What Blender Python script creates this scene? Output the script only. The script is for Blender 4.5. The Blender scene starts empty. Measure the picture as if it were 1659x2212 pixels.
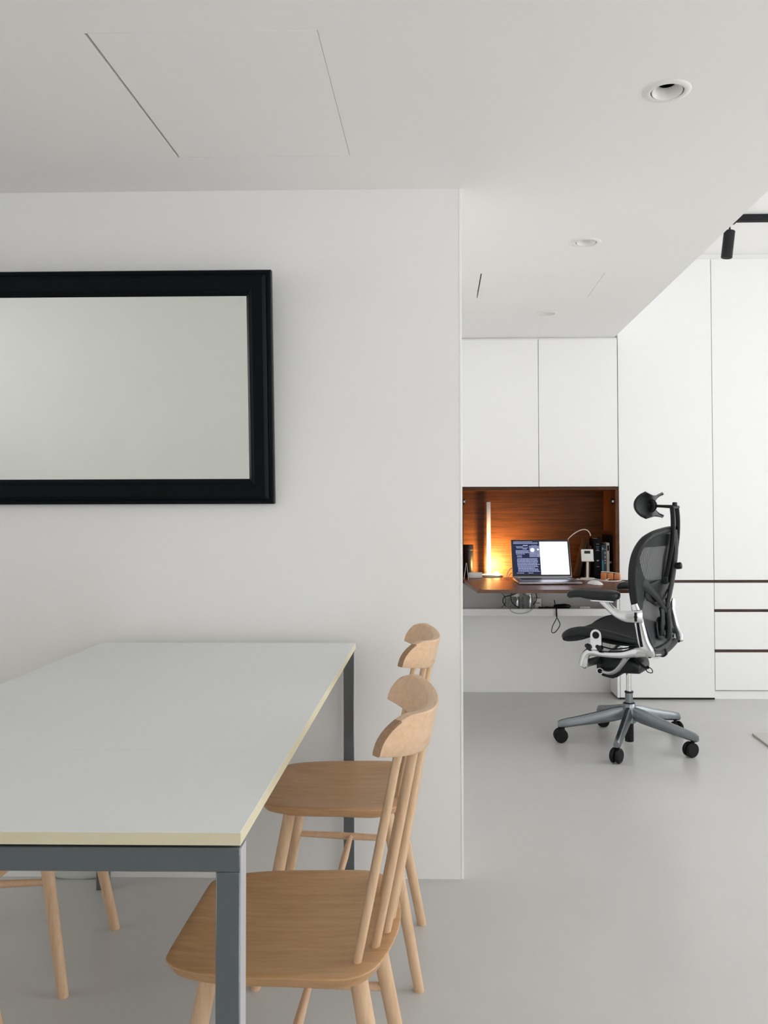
import bpy, bmesh, math, random
from mathutils import Vector, Matrix
random.seed(7)
scene = bpy.context.scene
COL = scene.collection
PI = math.pi

# ---------------------------------------------------------------- camera, sky, exposure
cam_d = bpy.data.cameras.new('camera')
cam = bpy.data.objects.new('camera', cam_d); COL.objects.link(cam)
cam_d.sensor_fit = 'VERTICAL'; cam_d.sensor_height = 36.0; cam_d.sensor_width = 27.0
cam_d.lens = 1789.0 / 2212.0 * 36.0
cam_d.shift_x = (829.5 - 914.27) / 2212.0
cam_d.shift_y = (1046.48 - 1106.0) / 2212.0
cam_d.clip_start = 0.02; cam_d.clip_end = 100
yaw, pitch, roll = 2.03407491e-02, 2.35094946e-02, -2.70140747e-03
cy, sy, cp, sp, cr, sr = math.cos(yaw), math.sin(yaw), math.cos(pitch), math.sin(pitch), math.cos(roll), math.sin(roll)
Ry = Matrix(((cy, 0, sy), (0, 1, 0), (-sy, 0, cy)))
Rp = Matrix(((1, 0, 0), (0, cp, sp), (0, -sp, cp)))
Rr = Matrix(((cr, -sr, 0), (sr, cr, 0), (0, 0, 1)))
MC = Rr @ Rp @ Ry @ Matrix(((1, 0, 0), (0, 0, -1), (0, 1, 0)))
right, down, fwd = MC[0], MC[1], MC[2]
rot = Matrix((right, -down, -fwd)).transposed().to_4x4()
cam.matrix_world = Matrix.Translation((0, 0, 1.165)) @ rot
scene.camera = cam

world = bpy.data.worlds.new('overcast_sky'); scene.world = world
world.use_nodes = True
bg = world.node_tree.nodes['Background']
bg.inputs['Color'].default_value = (1.0, 0.995, 0.995, 1)
bg.inputs['Strength'].default_value = 4.25

def portal(name, loc, rot, sx, sy):
    l = bpy.data.lights.new(name, 'AREA'); l.shape = 'RECTANGLE'; l.size = sx; l.size_y = sy
    l.cycles.is_portal = True
    o = bpy.data.objects.new(name, l); o.location = loc; o.rotation_euler = rot; COL.objects.link(o)
portal('window_portal', (4.42, 2.25, 1.43), (0, PI / 2, 0), 2.4, 4.4)
portal('window_portal', (2.3, -1.82, 1.3), (PI / 2, 0, PI), 3.0, 2.2)
portal('window_portal', (-4.72, .3, 1.57), (0, -PI / 2, 0), 1.25, 3.2)  # sky portal of the added left window

scene.view_settings.view_transform = 'Standard'
try: scene.view_settings.look = 'None'
except Exception: pass
scene.view_settings.gamma = 1.0
scene.view_settings.use_curve_mapping = False
scene.view_settings.exposure = 0.0
scene.cycles.use_denoising = True
scene.cycles.max_bounces = 14
scene.cycles.diffuse_bounces = 8
scene.cycles.transparent_max_bounces = 16
scene.cycles.sample_clamp_indirect = 6.0

# ---------------------------------------------------------------- materials
def srgb(r, g, b):
    f = lambda c: (c / 255 / 12.92) if c / 255 <= 0.04045 else ((c / 255 + 0.055) / 1.055) ** 2.4
    return (f(r), f(g), f(b), 1)

def new_mat(name):
    m = bpy.data.materials.new(name); m.use_nodes = True
    nt = m.node_tree
    return m, nt, nt.nodes['Principled BSDF']

def plain(name, col, rough=0.5, metal=0.0, spec=0.5, noise=0.02, scale=30, bump=0.0, coat=0.0):
    m, nt, b = new_mat(name)
    b.inputs['Roughness'].default_value = rough; b.inputs['Metallic'].default_value = metal
    b.inputs['Specular IOR Level'].default_value = spec
    b.inputs['Coat Weight'].default_value = coat
    tc = nt.nodes.new('ShaderNodeTexCoord'); n = nt.nodes.new('ShaderNodeTexNoise')
    n.inputs['Scale'].default_value = scale; n.inputs['Detail'].default_value = 4
    nt.links.new(tc.outputs['Object'], n.inputs['Vector'])
    mx = nt.nodes.new('ShaderNodeMix'); mx.data_type = 'RGBA'
    c2 = tuple(c * (1 - noise * 2) for c in col[:3]) + (1,)
    c1 = tuple(min(1, c * (1 + noise)) for c in col[:3]) + (1,)
    mx.inputs['A'].default_value = c1; mx.inputs['B'].default_value = c2
    nt.links.new(n.outputs['Fac'], mx.inputs['Factor']); nt.links.new(mx.outputs['Result'], b.inputs['Base Color'])
    if bump:
        bp = nt.nodes.new('ShaderNodeBump'); bp.inputs['Strength'].default_value = bump; bp.inputs['Distance'].default_value = 0.002
        nt.links.new(n.outputs['Fac'], bp.inputs['Height']); nt.links.new(bp.outputs['Normal'], b.inputs['Normal'])
    return m

def wood(name, light, dark, stretch, rough=0.45, scale=9.0, spec=0.4):
    m, nt, b = new_mat(name)
    b.inputs['Roughness'].default_value = rough; b.inputs['Specular IOR Level'].default_value = spec
    tc = nt.nodes.new('ShaderNodeTexCoord'); mp = nt.nodes.new('ShaderNodeMapping')
    mp.inputs['Scale'].default_value = stretch
    nt.links.new(tc.outputs['Object'], mp.inputs['Vector'])
    n = nt.nodes.new('ShaderNodeTexNoise'); n.inputs['Scale'].default_value = scale; n.inputs['Detail'].default_value = 6; n.inputs['Distortion'].default_value = 0.6
    nt.links.new(mp.outputs['Vector'], n.inputs['Vector'])
    n2 = nt.nodes.new('ShaderNodeTexNoise'); n2.inputs['Scale'].default_value = scale * 6; n2.inputs['Detail'].default_value = 3
    nt.links.new(mp.outputs['Vector'], n2.inputs['Vector'])
    ad = nt.nodes.new('ShaderNodeMath'); ad.operation = 'MULTIPLY_ADD'; ad.inputs[1].default_value = 0.35
    nt.links.new(n2.outputs['Fac'], ad.inputs[0]); nt.links.new(n.outputs['Fac'], ad.inputs[2])
    cr_ = nt.nodes.new('ShaderNodeValToRGB')
    cr_.color_ramp.elements[0].position = 0.42; cr_.color_ramp.elements[0].color = dark
    cr_.color_ramp.elements[1].position = 0.86; cr_.color_ramp.elements[1].color = light
    nt.links.new(ad.outputs[0], cr_.inputs['Fac']); nt.links.new(cr_.outputs['Color'], b.inputs['Base Color'])
    bp = nt.nodes.new('ShaderNodeBump'); bp.inputs['Strength'].default_value = 0.08; bp.inputs['Distance'].default_value = 0.001
    nt.links.new(n2.outputs['Fac'], bp.inputs['Height']); nt.links.new(bp.outputs['Normal'], b.inputs['Normal'])
    return m

def emit(name, col, strength):
    m, nt, b = new_mat(name)
    b.inputs['Base Color'].default_value = (0.02, 0.02, 0.02, 1)
    b.inputs['Emission Color'].default_value = col; b.inputs['Emission Strength'].default_value = strength
    b.inputs['Roughness'].default_value = 0.3; b.inputs['Specular IOR Level'].default_value = 0.1
    return m

M = {}
M['wall'] = plain('wall_paint', (0.83, 0.825, 0.815, 1), 0.75, noise=0.012, scale=3, spec=0.25)
M['ceil'] = plain('ceiling_paint', (0.90, 0.89, 0.88, 1), 0.8, noise=0.01, scale=2, spec=0.2)
M['ceil_high'] = plain('brightened_ceiling_paint', (0.96, 0.955, 0.95, 1), 0.8, noise=0.005, scale=2, spec=0.2)  # ceiling paint lightened so the high ceiling looks more brightly lit
M['floor'] = plain('grey_epoxy', (0.56, 0.555, 0.54, 1), 0.27, noise=0.02, scale=6, spec=0.45, bump=0.02)
M['cab'] = plain('white_lacquer', (0.88, 0.88, 0.88, 1), 0.42, noise=0.004, scale=4, spec=0.4)
M['dark_gap'] = plain('dark_gap', (0.02, 0.02, 0.02, 1), 0.9)
M['bead'] = plain('corner_bead', (0.9, 0.9, 0.88, 1), 0.5)
M['teak'] = wood('teak_veneer', (0.100, 0.036, 0.0115, 1), (0.030, 0.0098, 0.004, 1), (0.55, 13, 13), 0.5, spec=0.2)
M['teak_v'] = wood('teak_veneer_side', (0.125, 0.043, 0.014, 1), (0.060, 0.019, 0.007, 1), (4, 4, 2), 0.5, spec=0.2)
M['walnut'] = wood('walnut_top', (0.17, 0.072, 0.04, 1), (0.085, 0.034, 0.02, 1), (1.2, 9, 9), 0.36, spec=0.5)
M['groove'] = wood('walnut_groove', (0.075, 0.03, 0.022, 1), (0.03, 0.012, 0.01, 1), (1.2, 9, 9), 0.5)
M['beech'] = wood('oiled_beech', (0.72, 0.50, 0.33, 1), (0.62, 0.405, 0.25, 1), (14, 2.0, 14), 0.42, 7)
M['beech_seat_shaded'] = wood('oiled_beech_seat_shaded', (0.58, 0.345, 0.175, 1), (0.475, 0.265, 0.125, 1), (1.5, 14, 14), 0.38, 6)  # same beech made browner and darker, seat shade put into the colour
M['beech_leg'] = wood('oiled_beech_leg', (0.70, 0.49, 0.32, 1), (0.58, 0.375, 0.22, 1), (14, 14, 1.5), 0.42, 7)
M['end_grain'] = wood('beech_end_grain', (0.36, 0.215, 0.125, 1), (0.26, 0.15, 0.085, 1), (20, 20, 20), 0.5, 7)
M['laminate'] = plain('pale_laminate', (0.78, 0.795, 0.785, 1), 0.5, noise=0.008, scale=5, spec=0.35)
M['ply_edge'] = plain('cream_edge', (0.72, 0.66, 0.47, 1), 0.55, noise=0.05, scale=12)
M['slate'] = plain('slate_metal', (0.075, 0.092, 0.102, 1), 0.3, noise=0.03, scale=40, spec=0.8, coat=1.0)
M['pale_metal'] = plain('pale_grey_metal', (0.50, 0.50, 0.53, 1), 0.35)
M['black_frame'] = plain('black_lacquer', (0.003, 0.005, 0.007, 1), 0.34, noise=0.1, scale=20, spec=0.09)
M['black'] = plain('black_plastic', (0.007, 0.008, 0.010, 1), 0.42, noise=0.05, scale=60, spec=0.3)
M['graphite'] = plain('graphite_plastic', (0.009, 0.0105, 0.0125, 1), 0.4, noise=0.05, scale=60, spec=0.35)
M['fabric'] = plain('black_fabric', (0.006, 0.0072, 0.0085, 1), 0.8, noise=0.15, scale=300, bump=0.2)
M['rubber'] = plain('black_rubber', (0.005, 0.005, 0.006, 1), 0.6, noise=0.05, spec=0.25)
M['alu'] = plain('polished_aluminium', (0.72, 0.73, 0.75, 1), 0.22, metal=1.0, noise=0.03, scale=20)
M['alu_dark'] = plain('satin_aluminium', (0.25, 0.27, 0.29, 1), 0.33, metal=1.0, noise=0.04, scale=20)
M['chrome'] = plain('chrome', (0.75, 0.75, 0.75, 1), 0.1, metal=1.0, noise=0.01)
M['white_plastic'] = plain('white_plastic', (0.82, 0.81, 0.79, 1), 0.35, noise=0.01)
M['space_grey'] = plain('grey_aluminium', (0.45, 0.44, 0.45, 1), 0.35, metal=1.0, noise=0.02)
M['key'] = plain('keyboard_black', (0.02, 0.02, 0.022, 1), 0.5)
M['leather'] = plain('orange_leather', (0.62, 0.22, 0.075, 1), 0.5, noise=0.15, scale=50)
M['rug'] = plain('pale_rug', (0.72, 0.70, 0.67, 1), 0.95, noise=0.08, scale=120, bump=0.4)
M['bag'] = plain('pale_sage_cloth', (0.62, 0.65, 0.60, 1), 0.85, noise=0.06, scale=40, bump=0.2)
M['book_black'] = plain('book_black', (0.006, 0.007, 0.009, 1), 0.6, noise=0.1, spec=0.1)
M['book_navy'] = plain('book_navy', (0.02, 0.04, 0.075, 1), 0.5, noise=0.1)
M['book_teal'] = plain('book_teal', (0.02, 0.05, 0.06, 1), 0.5, noise=0.1)
M['book_cream'] = plain('book_cream', (0.60, 0.55, 0.45, 1), 0.6, noise=0.1)
M['book_brown'] = plain('book_brown', (0.028, 0.016, 0.012, 1), 0.6, noise=0.1)
M['book_rust'] = plain('book_rust', (0.20, 0.06, 0.03, 1), 0.55, noise=0.1)
M['pages'] = plain('paper_pages', (0.75, 0.70, 0.60, 1), 0.8, noise=0.05, scale=200)
M['print_grey'] = plain('print_grey', (0.35, 0.38, 0.40, 1), 0.6)
M['print_blue'] = plain('print_blue', (0.06, 0.22, 0.36, 1), 0.6)
M['screen_dark'] = emit('screen_dark', (0.010, 0.016, 0.060, 1), 1.0)
M['screen_white'] = emit('screen_white', (0.80, 0.84, 1.0, 1), 1.7)
M['screen_text'] = emit('screen_text', (0.42, 0.48, 0.75, 1), 1.0)
M['screen_grey'] = emit('screen_grey', (0.20, 0.22, 0.36, 1), 1.0)
M['glow'] = emit('warm_glow', (1.0, 0.62, 0.22, 1), 14.0)

def mirror_mat():
    m, nt, b = new_mat('silvered_glass')
    b.inputs['Base Color'].default_value = (0.965, 0.985, 0.935, 1)
    b.inputs['Metallic'].default_value = 1.0; b.inputs['Roughness'].default_value = 0.02
    return m
M['mirror'] = mirror_mat()

def glass_mat(name, tint=(0.97, 0.98, 0.98, 1), refl=0.06):
    m = bpy.data.materials.new(name); m.use_nodes = True; nt = m.node_tree
    nt.nodes.remove(nt.nodes['Principled BSDF'])
    t = nt.nodes.new('ShaderNodeBsdfTransparent'); t.inputs['Color'].default_value = tint
    g = nt.nodes.new('ShaderNodeBsdfGlossy'); g.inputs['Roughness'].default_value = 0.02
    lw = nt.nodes.new('ShaderNodeLayerWeight'); lw.inputs['Blend'].default_value = refl * 4
    mx = nt.nodes.new('ShaderNodeMixShader')
    nt.links.new(lw.outputs['Facing'], mx.inputs['Fac']); nt.links.new(t.outputs[0], mx.inputs[1]); nt.links.new(g.outputs[0], mx.inputs[2])
    nt.links.new(mx.outputs[0], nt.nodes['Material Output'].inputs['Surface'])
    return m
M['glass'] = glass_mat('window_glass')
M['jar_glass'] = glass_mat('jar_glass', (0.90, 0.92, 0.92, 1), 0.12)

def mesh_fabric(name, open_fac):
    m, nt, b = new_mat(name)
    b.inputs['Base Color'].default_value = (0.022, 0.025, 0.028, 1); b.inputs['Roughness'].default_value = 0.6
    tc = nt.nodes.new('ShaderNodeTexCoord')
    wv = nt.nodes.new('ShaderNodeTexWave'); wv.wave_type = 'BANDS'; wv.bands_direction = 'Y'
    wv.inputs['Scale'].default_value = 26.0; wv.inputs['Distortion'].default_value = 0.0
    nt.links.new(tc.outputs['Object'], wv.inputs['Vector'])
    mr = nt.nodes.new('ShaderNodeMapRange')
    mr.inputs['From Min'].default_value = 0.25; mr.inputs['From Max'].default_value = 0.75
    mr.inputs['To Min'].default_value = 1 - open_fac * 0.35; mr.inputs['To Max'].default_value = 1 - open_fac * 1.3
    nt.links.new(wv.outputs['Fac'], mr.inputs['Value']); nt.links.new(mr.outputs['Result'], b.inputs['Alpha'])
    return m
M['pellicle'] = mesh_fabric('back_mesh_fabric', 0.15)
M['pellicle_seat'] = mesh_fabric('seat_mesh_fabric', 0.06)

# ---------------------------------------------------------------- geometry helpers
def catmull(pts, n=6, closed=False):
    P = [Vector(p) for p in pts]; out = []
    L = len(P); rng = L if closed else L - 1
    for i in range(rng):
        if closed: p0, p1, p2, p3 = P[(i - 1) % L], P[i], P[(i + 1) % L], P[(i + 2) % L]
        else:
            p1, p2 = P[i], P[i + 1]
            p0 = P[i - 1] if i > 0 else p1 * 2 - p2
            p3 = P[i + 2] if i + 2 < L else p2 * 2 - p1
        for k in range(n):
            t = k / n
            out.append(0.5 * ((2 * p1) + (p2 - p0) * t + (2 * p0 - 5 * p1 + 4 * p2 - p3) * t * t + (3 * p1 - p0 - 3 * p2 + p3) * t ** 3))
    if not closed: out.append(P[-1].copy())
    return out

def lerp_list(vals, n, closed=False):
    out = []; L = len(vals)
    for i in range(L if closed else L - 1):
        a, b = vals[i], vals[(i + 1) % L]
        for k in range(n): out.append(a + (b - a) * k / n)
    if not closed: out.append(vals[-1])
    return out

class MB:
    def __init__(s): s.bm = bmesh.new()
    def add(s, verts, faces, mi=0):
        vs = [s.bm.verts.new(v) for v in verts]
        for f in faces:
            try:
                fc = s.bm.faces.new([vs[i] for i in f]); fc.material_index = mi
            except ValueError: pass
        return vs
    def box(s, x0, x1, y0, y1, z0, z1, bev=0.0, seg=2, mat=None, mi=0):
        t = bmesh.new()
        bmesh.ops.create_cube(t, size=1.0)
        for v in t.verts:
            v.co = Vector(((x0 + x1) / 2 + v.co.x * (x1 - x0), (y0 + y1) / 2 + v.co.y * (y1 - y0), (z0 + z1) / 2 + v.co.z * (z1 - z0)))
        if bev: bmesh.ops.bevel(t, geom=t.edges[:], offset=bev, segments=seg, affect='EDGES', profile=0.5)
        s.merge(t, mat, mi); return s
    def merge(s, t, mat=None, mi=0):
        t.verts.index_update()
        vs = [s.bm.verts.new(mat @ v.co if mat else v.co) for v in t.verts]
        for f in t.faces:
            fc = s.bm.faces.new([vs[v.index] for v in f.verts]); fc.material_index = mi
        t.free()
    def loft(s, rings, cap=True, closed=False, mi=0):
        n = len(rings[0]); verts = [Vector(p) for r in rings for p in r]; faces = []
        R = len(rings)
        for i in range(R if closed else R - 1):
            a, b = i * n, ((i + 1) % R) * n
            for k in range(n):
                k2 = (k + 1) % n
                faces.append((a + k, a + k2, b + k2, b + k))
        if cap and not closed:
            faces.append(tuple(range(n - 1, -1, -1))); faces.append(tuple((R - 1) * n + k for k in range(n)))
        s.add(verts, faces, mi); return s
    def sweep(s, pts, ra, rb=None, up=None, n=10, smooth=6, closed=False, power=2.0, mi=0):
        L = len(pts)
        ra = ra if isinstance(ra, (list, tuple)) else [ra] * L
        rb = ra if rb is None else (rb if isinstance(rb, (list, tuple)) else [rb] * L)
        path = catmull(pts, smooth, closed) if smooth else [Vector(p) for p in pts]
        A = lerp_list(list(ra), smooth, closed) if smooth else list(ra)
        B = lerp_list(list(rb), smooth, closed) if smooth else list(rb)
        N = len(path); rings = []; prev = None
        for i, p in enumerate(path):
            q0 = path[(i - 1) % N] if (closed or i > 0) else p
            q1 = path[(i + 1) % N] if (closed or i < N - 1) else p
            T = (q1 - q0).normalized()
            if up is not None:
                X = Vector(up) - T * T.dot(Vector(up))
                if X.length < 1e-4: X = prev or T.orthogonal()
            else:
                X = (prev - T * T.dot(prev)) if prev is not None else T.orthogonal()
            X.normalize(); prev = X; Y = T.cross(X)
            ring = []
            for k in range(n):
                a = 2 * PI * (k + 0.5) / n; c, d = math.cos(a), math.sin(a)
                if power != 2.0:
                    c = math.copysign(abs(c) ** (2 / power), c); d = math.copysign(abs(d) ** (2 / power), d)
                ring.append(p + X * (c * A[i]) + Y * (d * B[i]))
            rings.append(ring)
        return s.loft(rings, True, closed, mi)
    def lathe(s, prof, n=24, mat=None, mi=0, cap=False):
        rings = []
        for r, z in prof:
            ring = [Vector((r * math.cos(2 * PI * k / n), r * math.sin(2 * PI * k / n), z)) for k in range(n)]
            rings.append([mat @ v if mat else v for v in ring])
        return s.loft(rings, cap, False, mi)
    def rings_axis(s, p0, p1, r0, r1=None, n=16, bev=0.0, mi=0):
        p0, p1 = Vector(p0), Vector(p1); r1 = r0 if r1 is None else r1
        ax = (p1 - p0); L = ax.length; q = ax.to_track_quat('Z', 'Y').to_matrix().to_4x4(); q.translation = p0
        pr = [(r0 - bev, 0), (r0, bev), (r1, L - bev), (r1 - bev, L)] if bev else [(r0, 0), (r1, L)]
        return s.lathe(pr, n, q, mi, True)
    def build(s, name, mat, parent=None, smooth=True, angle=38):
        bmesh.ops.recalc_face_normals(s.bm, faces=s.bm.faces[:])
        me = bpy.data.meshes.new(name); s.bm.to_mesh(me); s.bm.free()
        for m in (mat if isinstance(mat, (list, tuple)) else [mat]): me.materials.append(m)
        if smooth:
            for p in me.polygons: p.use_smooth = True
            me.set_sharp_from_angle(angle=math.radians(angle))
        o = bpy.data.objects.new(name, me); COL.objects.link(o)
        if parent: o.parent = parent
        return o

def thing(name, label, cat, loc=(0, 0, 0), rz=0.0, group=None):
    o = bpy.data.objects.new(name, None); o.empty_display_size = 0.1
    o.location = loc; o.rotation_euler = (0, 0, rz); COL.objects.link(o)
    tag(o, label, cat, group); return o
def tag(o, label, cat, group=None):
    o['label'] = label; o['category'] = cat
    if group: o['group'] = group
    return o
def struct(o): o['kind'] = 'structure'; return o
def lab(o, l): o['label'] = l; return o
def copy_tree(o, parent=None):
    c = o.copy(); COL.objects.link(c)
    if parent: c.parent = parent
    for ch in [x for x in o.children]: copy_tree(ch, c)
    return c

# ---------------------------------------------------------------- room shell
WY = 2.60          # dining wall plane
WX = 0.068         # its free end
CY = 4.965         # cabinet fronts
RY = 5.16          # knee recess back
CZ = 2.163         # low ceiling
HZ = 2.66          # high ceiling
SX = 1.0505        # edge of the low ceiling
XL, XR, YB, YF = -4.6, 4.3, -1.7, 5.6

m = MB(); m.box(XL - .1, XR + .1, YB - .1, YF + .1, -0.12, 0.0); struct(m.build('floor', M['floor'], smooth=False))

# low ceiling with openings for the hatches and the downlights
HATCH = [(-0.752, -0.255, 1.716, 2.345), (0.179, 0.717, 3.575, 4.00)]
DL = [(0.553, 1.994), (0.561, 3.155), (0.562, 4.335)]
def ceiling():
    m = MB()
    cells = [(h, None) for h in HATCH] + [((x - .08, x + .08, y - .08, y + .08), (x, y)) for x, y in DL]
    xs = sorted({XL, SX, *[c[0][0] for c in cells], *[c[0][1] for c in cells]})
    ys = sorted({YB, YF, *[c[0][2] for c in cells], *[c[0][3] for c in cells]})
    for i in range(len(xs) - 1):
        for j in range(len(ys) - 1):
            cx_, cy_ = (xs[i] + xs[i + 1]) / 2, (ys[j] + ys[j + 1]) / 2
            if any(c[0][0] < cx_ < c[0][1] and c[0][2] < cy_ < c[0][3] for c in cells): continue
            m.add([(xs[i], ys[j], CZ), (xs[i + 1], ys[j], CZ), (xs[i + 1], ys[j + 1], CZ), (xs[i], ys[j + 1], CZ)], [(0, 1, 2, 3)])
    for rect, c in cells:
        if c is None:          # jambs of the hatch opening
            x0, x1, y0, y1 = rect
            for a, b in (((x0, y0), (x1, y0)), ((x1, y0), (x1, y1)), ((x1, y1), (x0, y1)), ((x0, y1), (x0, y0))):
                m.add([(*a, CZ), (*b, CZ), (*b, CZ + .03), (*a, CZ + .03)], [(0, 1, 2, 3)])
        else:
            n = 32; sq = []; ci = []; up = []
            for k in range(n):
                a = 2 * PI * k / n; ca, sa = math.cos(a), math.sin(a); t = .08 / max(abs(ca), abs(sa))
                sq.append((c[0] + ca * t, c[1] + sa * t, CZ)); ci.append((c[0] + ca * .046, c[1] + sa * .046, CZ)); up.append((c[0] + ca * .046, c[1] + sa * .046, CZ + .02))
            m.loft([sq, ci, up], cap=False)
    # vertical fascia at the edge of the low ceiling
    m.add([(SX, YB, CZ), (SX, YF, CZ), (SX, YF, HZ), (SX, YB, HZ)], [(0, 1, 2, 3)])
    o = m.build('ceiling', M['ceil'], smooth=False); struct(o)
ceiling()
m = MB(); m.box(XL - .1, XR + .1, YB - .1, YF + .1, HZ, HZ + .12); struct(m.build('ceiling', M['ceil_high'], smooth=False))

# dining wall: a block whose free end is the outside corner; office side wall is its return
m = MB(); m.box(XL - .1, WX, WY, YF + .1, 0, HZ); struct(m.build('wall_dining', M['wall'], smooth=False))
m = MB(); m.box(WX - .006, WX + .0015, WY - .0015, WY + .006, 0, CZ, 0.001, 1); struct(m.build('trim_1', M['bead']))
m = MB(); m.box(WX, XR + .1, YF, YF + .1, 0, HZ); struct(m.build('wall_back', M['wall'], smooth=False))

def wall_with_window(name, wn, axis, c, lo, hi, w0, w1, z0, z1, nx, out):
    """wall in plane axis=c, spanning lo..hi, with an opening w0..w1 / z0..z1; 'out' is the thickness direction"""
    t = 0.1 * out
    m = MB()
    def bx(a0, a1, zz0, zz1):
        c0, c1 = min(c, c + t), max(c, c + t)
        if axis == 'x': m.box(c0, c1, a0, a1, zz0, zz1)
        else: m.box(a0, a1, c0, c1, zz0, zz1)
    bx(lo, w0, 0, HZ); bx(w1, hi, 0, HZ); bx(w0, w1, 0, z0); bx(w0, w1, z1, HZ)
    struct(m.build(name, M['wall'], smooth=False))
    root = bpy.data.objects.new(wn, None); COL.objects.link(root); struct(root)
    def member(nm, a0, a1, zz0, zz1, d0, d1, mat):
        mm = MB(); c0, c1 = sorted((c + t * d0, c + t * d1))
        if axis == 'x': mm.box(c0, c1, a0, a1, zz0, zz1)
        else: mm.box(a0, a1, c0, c1, zz0, zz1)
        mm.build(nm, mat, root, smooth=False)
    f = .045
    member('frame_rail', w0, w1, z0, z0 + f, .2, .8, M['white_plastic']); member('frame_rail', w0, w1, z1 - f, z1, .2, .8, M['white_plastic'])
    step = (w1 - w0) / nx
    for i in range(nx + 1):
        a = w0 + i * step
        member('frame_post', max(w0, a - f / 2), min(w1, a + f / 2), z0 + f, z1 - f, .2, .8, M['white_plastic'])
    for i in range(nx):
        member('pane', w0 + i * step + f / 2, w0 + (i + 1) * step - f / 2, z0 + f, z1 - f, .45, .52, M['glass'])
wall_with_window('wall_right', 'window_1', 'x', XR, YB - .1, YF + .1, 0.2, 4.3, .3, 2.56, 4, 1)
wall_with_window('wall_near', 'window_2', 'y', YB, XL - .1, XR + .1, 0.9, 3.7, .25, 2.35, 3, -1)
wall_with_window('wall_left', 'fill_window', 'x', XL, YB - .1, WY, -1.2, 1.8, 1.0, 2.13, 3, -1)  # unseen window added to brighten the left side and the mirrored wall

# hatches in the low ceiling
for i, (x0, x1, y0, y1) in enumerate(HATCH):
    lbl = ['flush white ceiling access panel above the dining table', 'flush white ceiling access panel between downlights before the desk cabinets'][i]
    t = thing('ceiling_hatch', lbl, 'access panel', ((x0 + x1) / 2, (y0 + y1) / 2, CZ), 0, 'flush ceiling access panels')
    hx, hy = (x1 - x0) / 2, (y1 - y0) / 2
    g = .007 if i == 0 else .006
    m = MB(); m.box(-hx + g, hx - .0011, -hy + .0008, hy - .0008, .0, .018, 0.0008, 1); m.build('panel', M['ceil'], t)
    m = MB(); m.box(-hx - .01, hx + .01, -hy - .01, hy + .01, .03, .034); m.build('backing', M['dark_gap'], t, smooth=False)

# ---------------------------------------------------------------- downlights
def downlight(x, y, lbl, tilt):
    t = thing('downlight', lbl, 'ceiling light', (x, y, CZ), 0, 'recessed downlights in the low ceiling')
    m = MB(); m.lathe([(.040, .004), (.040, -.003), (.043, -.0045), (.054, -.003), (.057, 0), (.057, .001)], 40); m.build('trim_ring', M['white_plastic'], t)
    mt = Matrix.Rotation(tilt, 4, 'X')
    m = MB(); m.lathe([(.0375, .001), (.036, -.002), (.0345, -.001), (.031, .005), (.027, .012), (.0235, .018), (.0220, .0215), (.0224, .0230), (.0385, .024), (.0385, .001)], 36, mt); m.build('gimbal_cup', M['white_plastic'], t)
    m = MB(); m.lathe([(.0222, .0217), (.0222, .038), (.006, .039), (.001, .039)], 24, mt, 0, False); m.build('lens_tube', M['rubber'], t)
    m = MB(); m.lathe([(.046, .004), (.046, .07), (.001, .07)], 24); m.build('housing', M['graphite'], t)
for (x, y), l, ti in zip(DL, ('white recessed downlight nearest the camera, over the floor at upper right', 'middle white recessed downlight, just before the far ceiling hatch', 'small white recessed downlight nearest the white wall cabinets'), (-.10, -.04, .06)):
    downlight(x, y, l, ti)

# ---------------------------------------------------------------- cabinets at the far end
def cab_box(name, parent, x0, x1, y0, y1, z0, z1, mat=None, bev=0.0012):
    m = MB(); m.box(x0, x1, y0, y1, z0, z1, bev, 1); return m.build(name, mat or M['cab'], parent)
NX0, NX1, NZ0, NZ1 = 0.12, 1.063, 0.690, 1.263
T = thing('wall_cabinet', 'white wall cabinet with two plain doors above the open wooden desk niche', 'cabinet', (0, CY, 0))
cab_box('carcass', T, NX0, NX1, .022, .42, NZ1 + .004, 2.150)
cab_box('door', T, NX0, .5895, 0, .02, NZ1 + .003, 2.152); cab_box('door', T, .5925, NX1 - .001, 0, .02, NZ1 + .003, 2.152)
cab_box('top_filler', T, NX0, NX1 + .0, .012, .42, 2.152, CZ - .001)
m = MB(); m.box(WX, NX0 - .002, CY + .004, CY + .05, 0, CZ - .001); struct(m.build('trim_2', M['cab'], smooth=False))

T = thing('desk_niche', 'teak-lined open desk niche with folded-down flap desk in the white cabinet wall', 'desk', (0, CY, 0))
cab_box('back_panel', T, NX0, NX1, .362, .38, NZ0, NZ1, M['teak'], 0)
cab_box('side_panel', T, NX0, NX0 + .018, 0, .362, NZ0 + .018, NZ1 - .018, M['teak_v'], 0.001)
cab_box('side_panel', T, NX1 - .018, NX1, 0, .362, NZ0 + .018, NZ1 - .018, M['teak_v'], 0.001)
cab_box('top_panel', T, NX0, NX1, 0, .362, NZ1 - .018, NZ1, M['teak'], 0.001)
cab_box('bottom_panel', T, NX0, NX1, 0, .362, NZ0, NZ0 + .018, M['walnut'], 0.001)
m = MB()
fl = [(.140, -.003), (1.082, -.003), (1.082, -.548), (.196, -.548)]
m.loft([[(x, y, .690) for x, y in fl], [(x, y, .708) for x, y in fl]]); flap = lab(m.build('desk_flap', M['walnut'], T, smooth=False), 'brown folded-down flap serving as desk top')
m = MB(); m.rings_axis((.212, -.525, .7080), (.212, -.525, .7098), .006, n=14); m.build('lock_knob', M['black'], flap)
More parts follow.
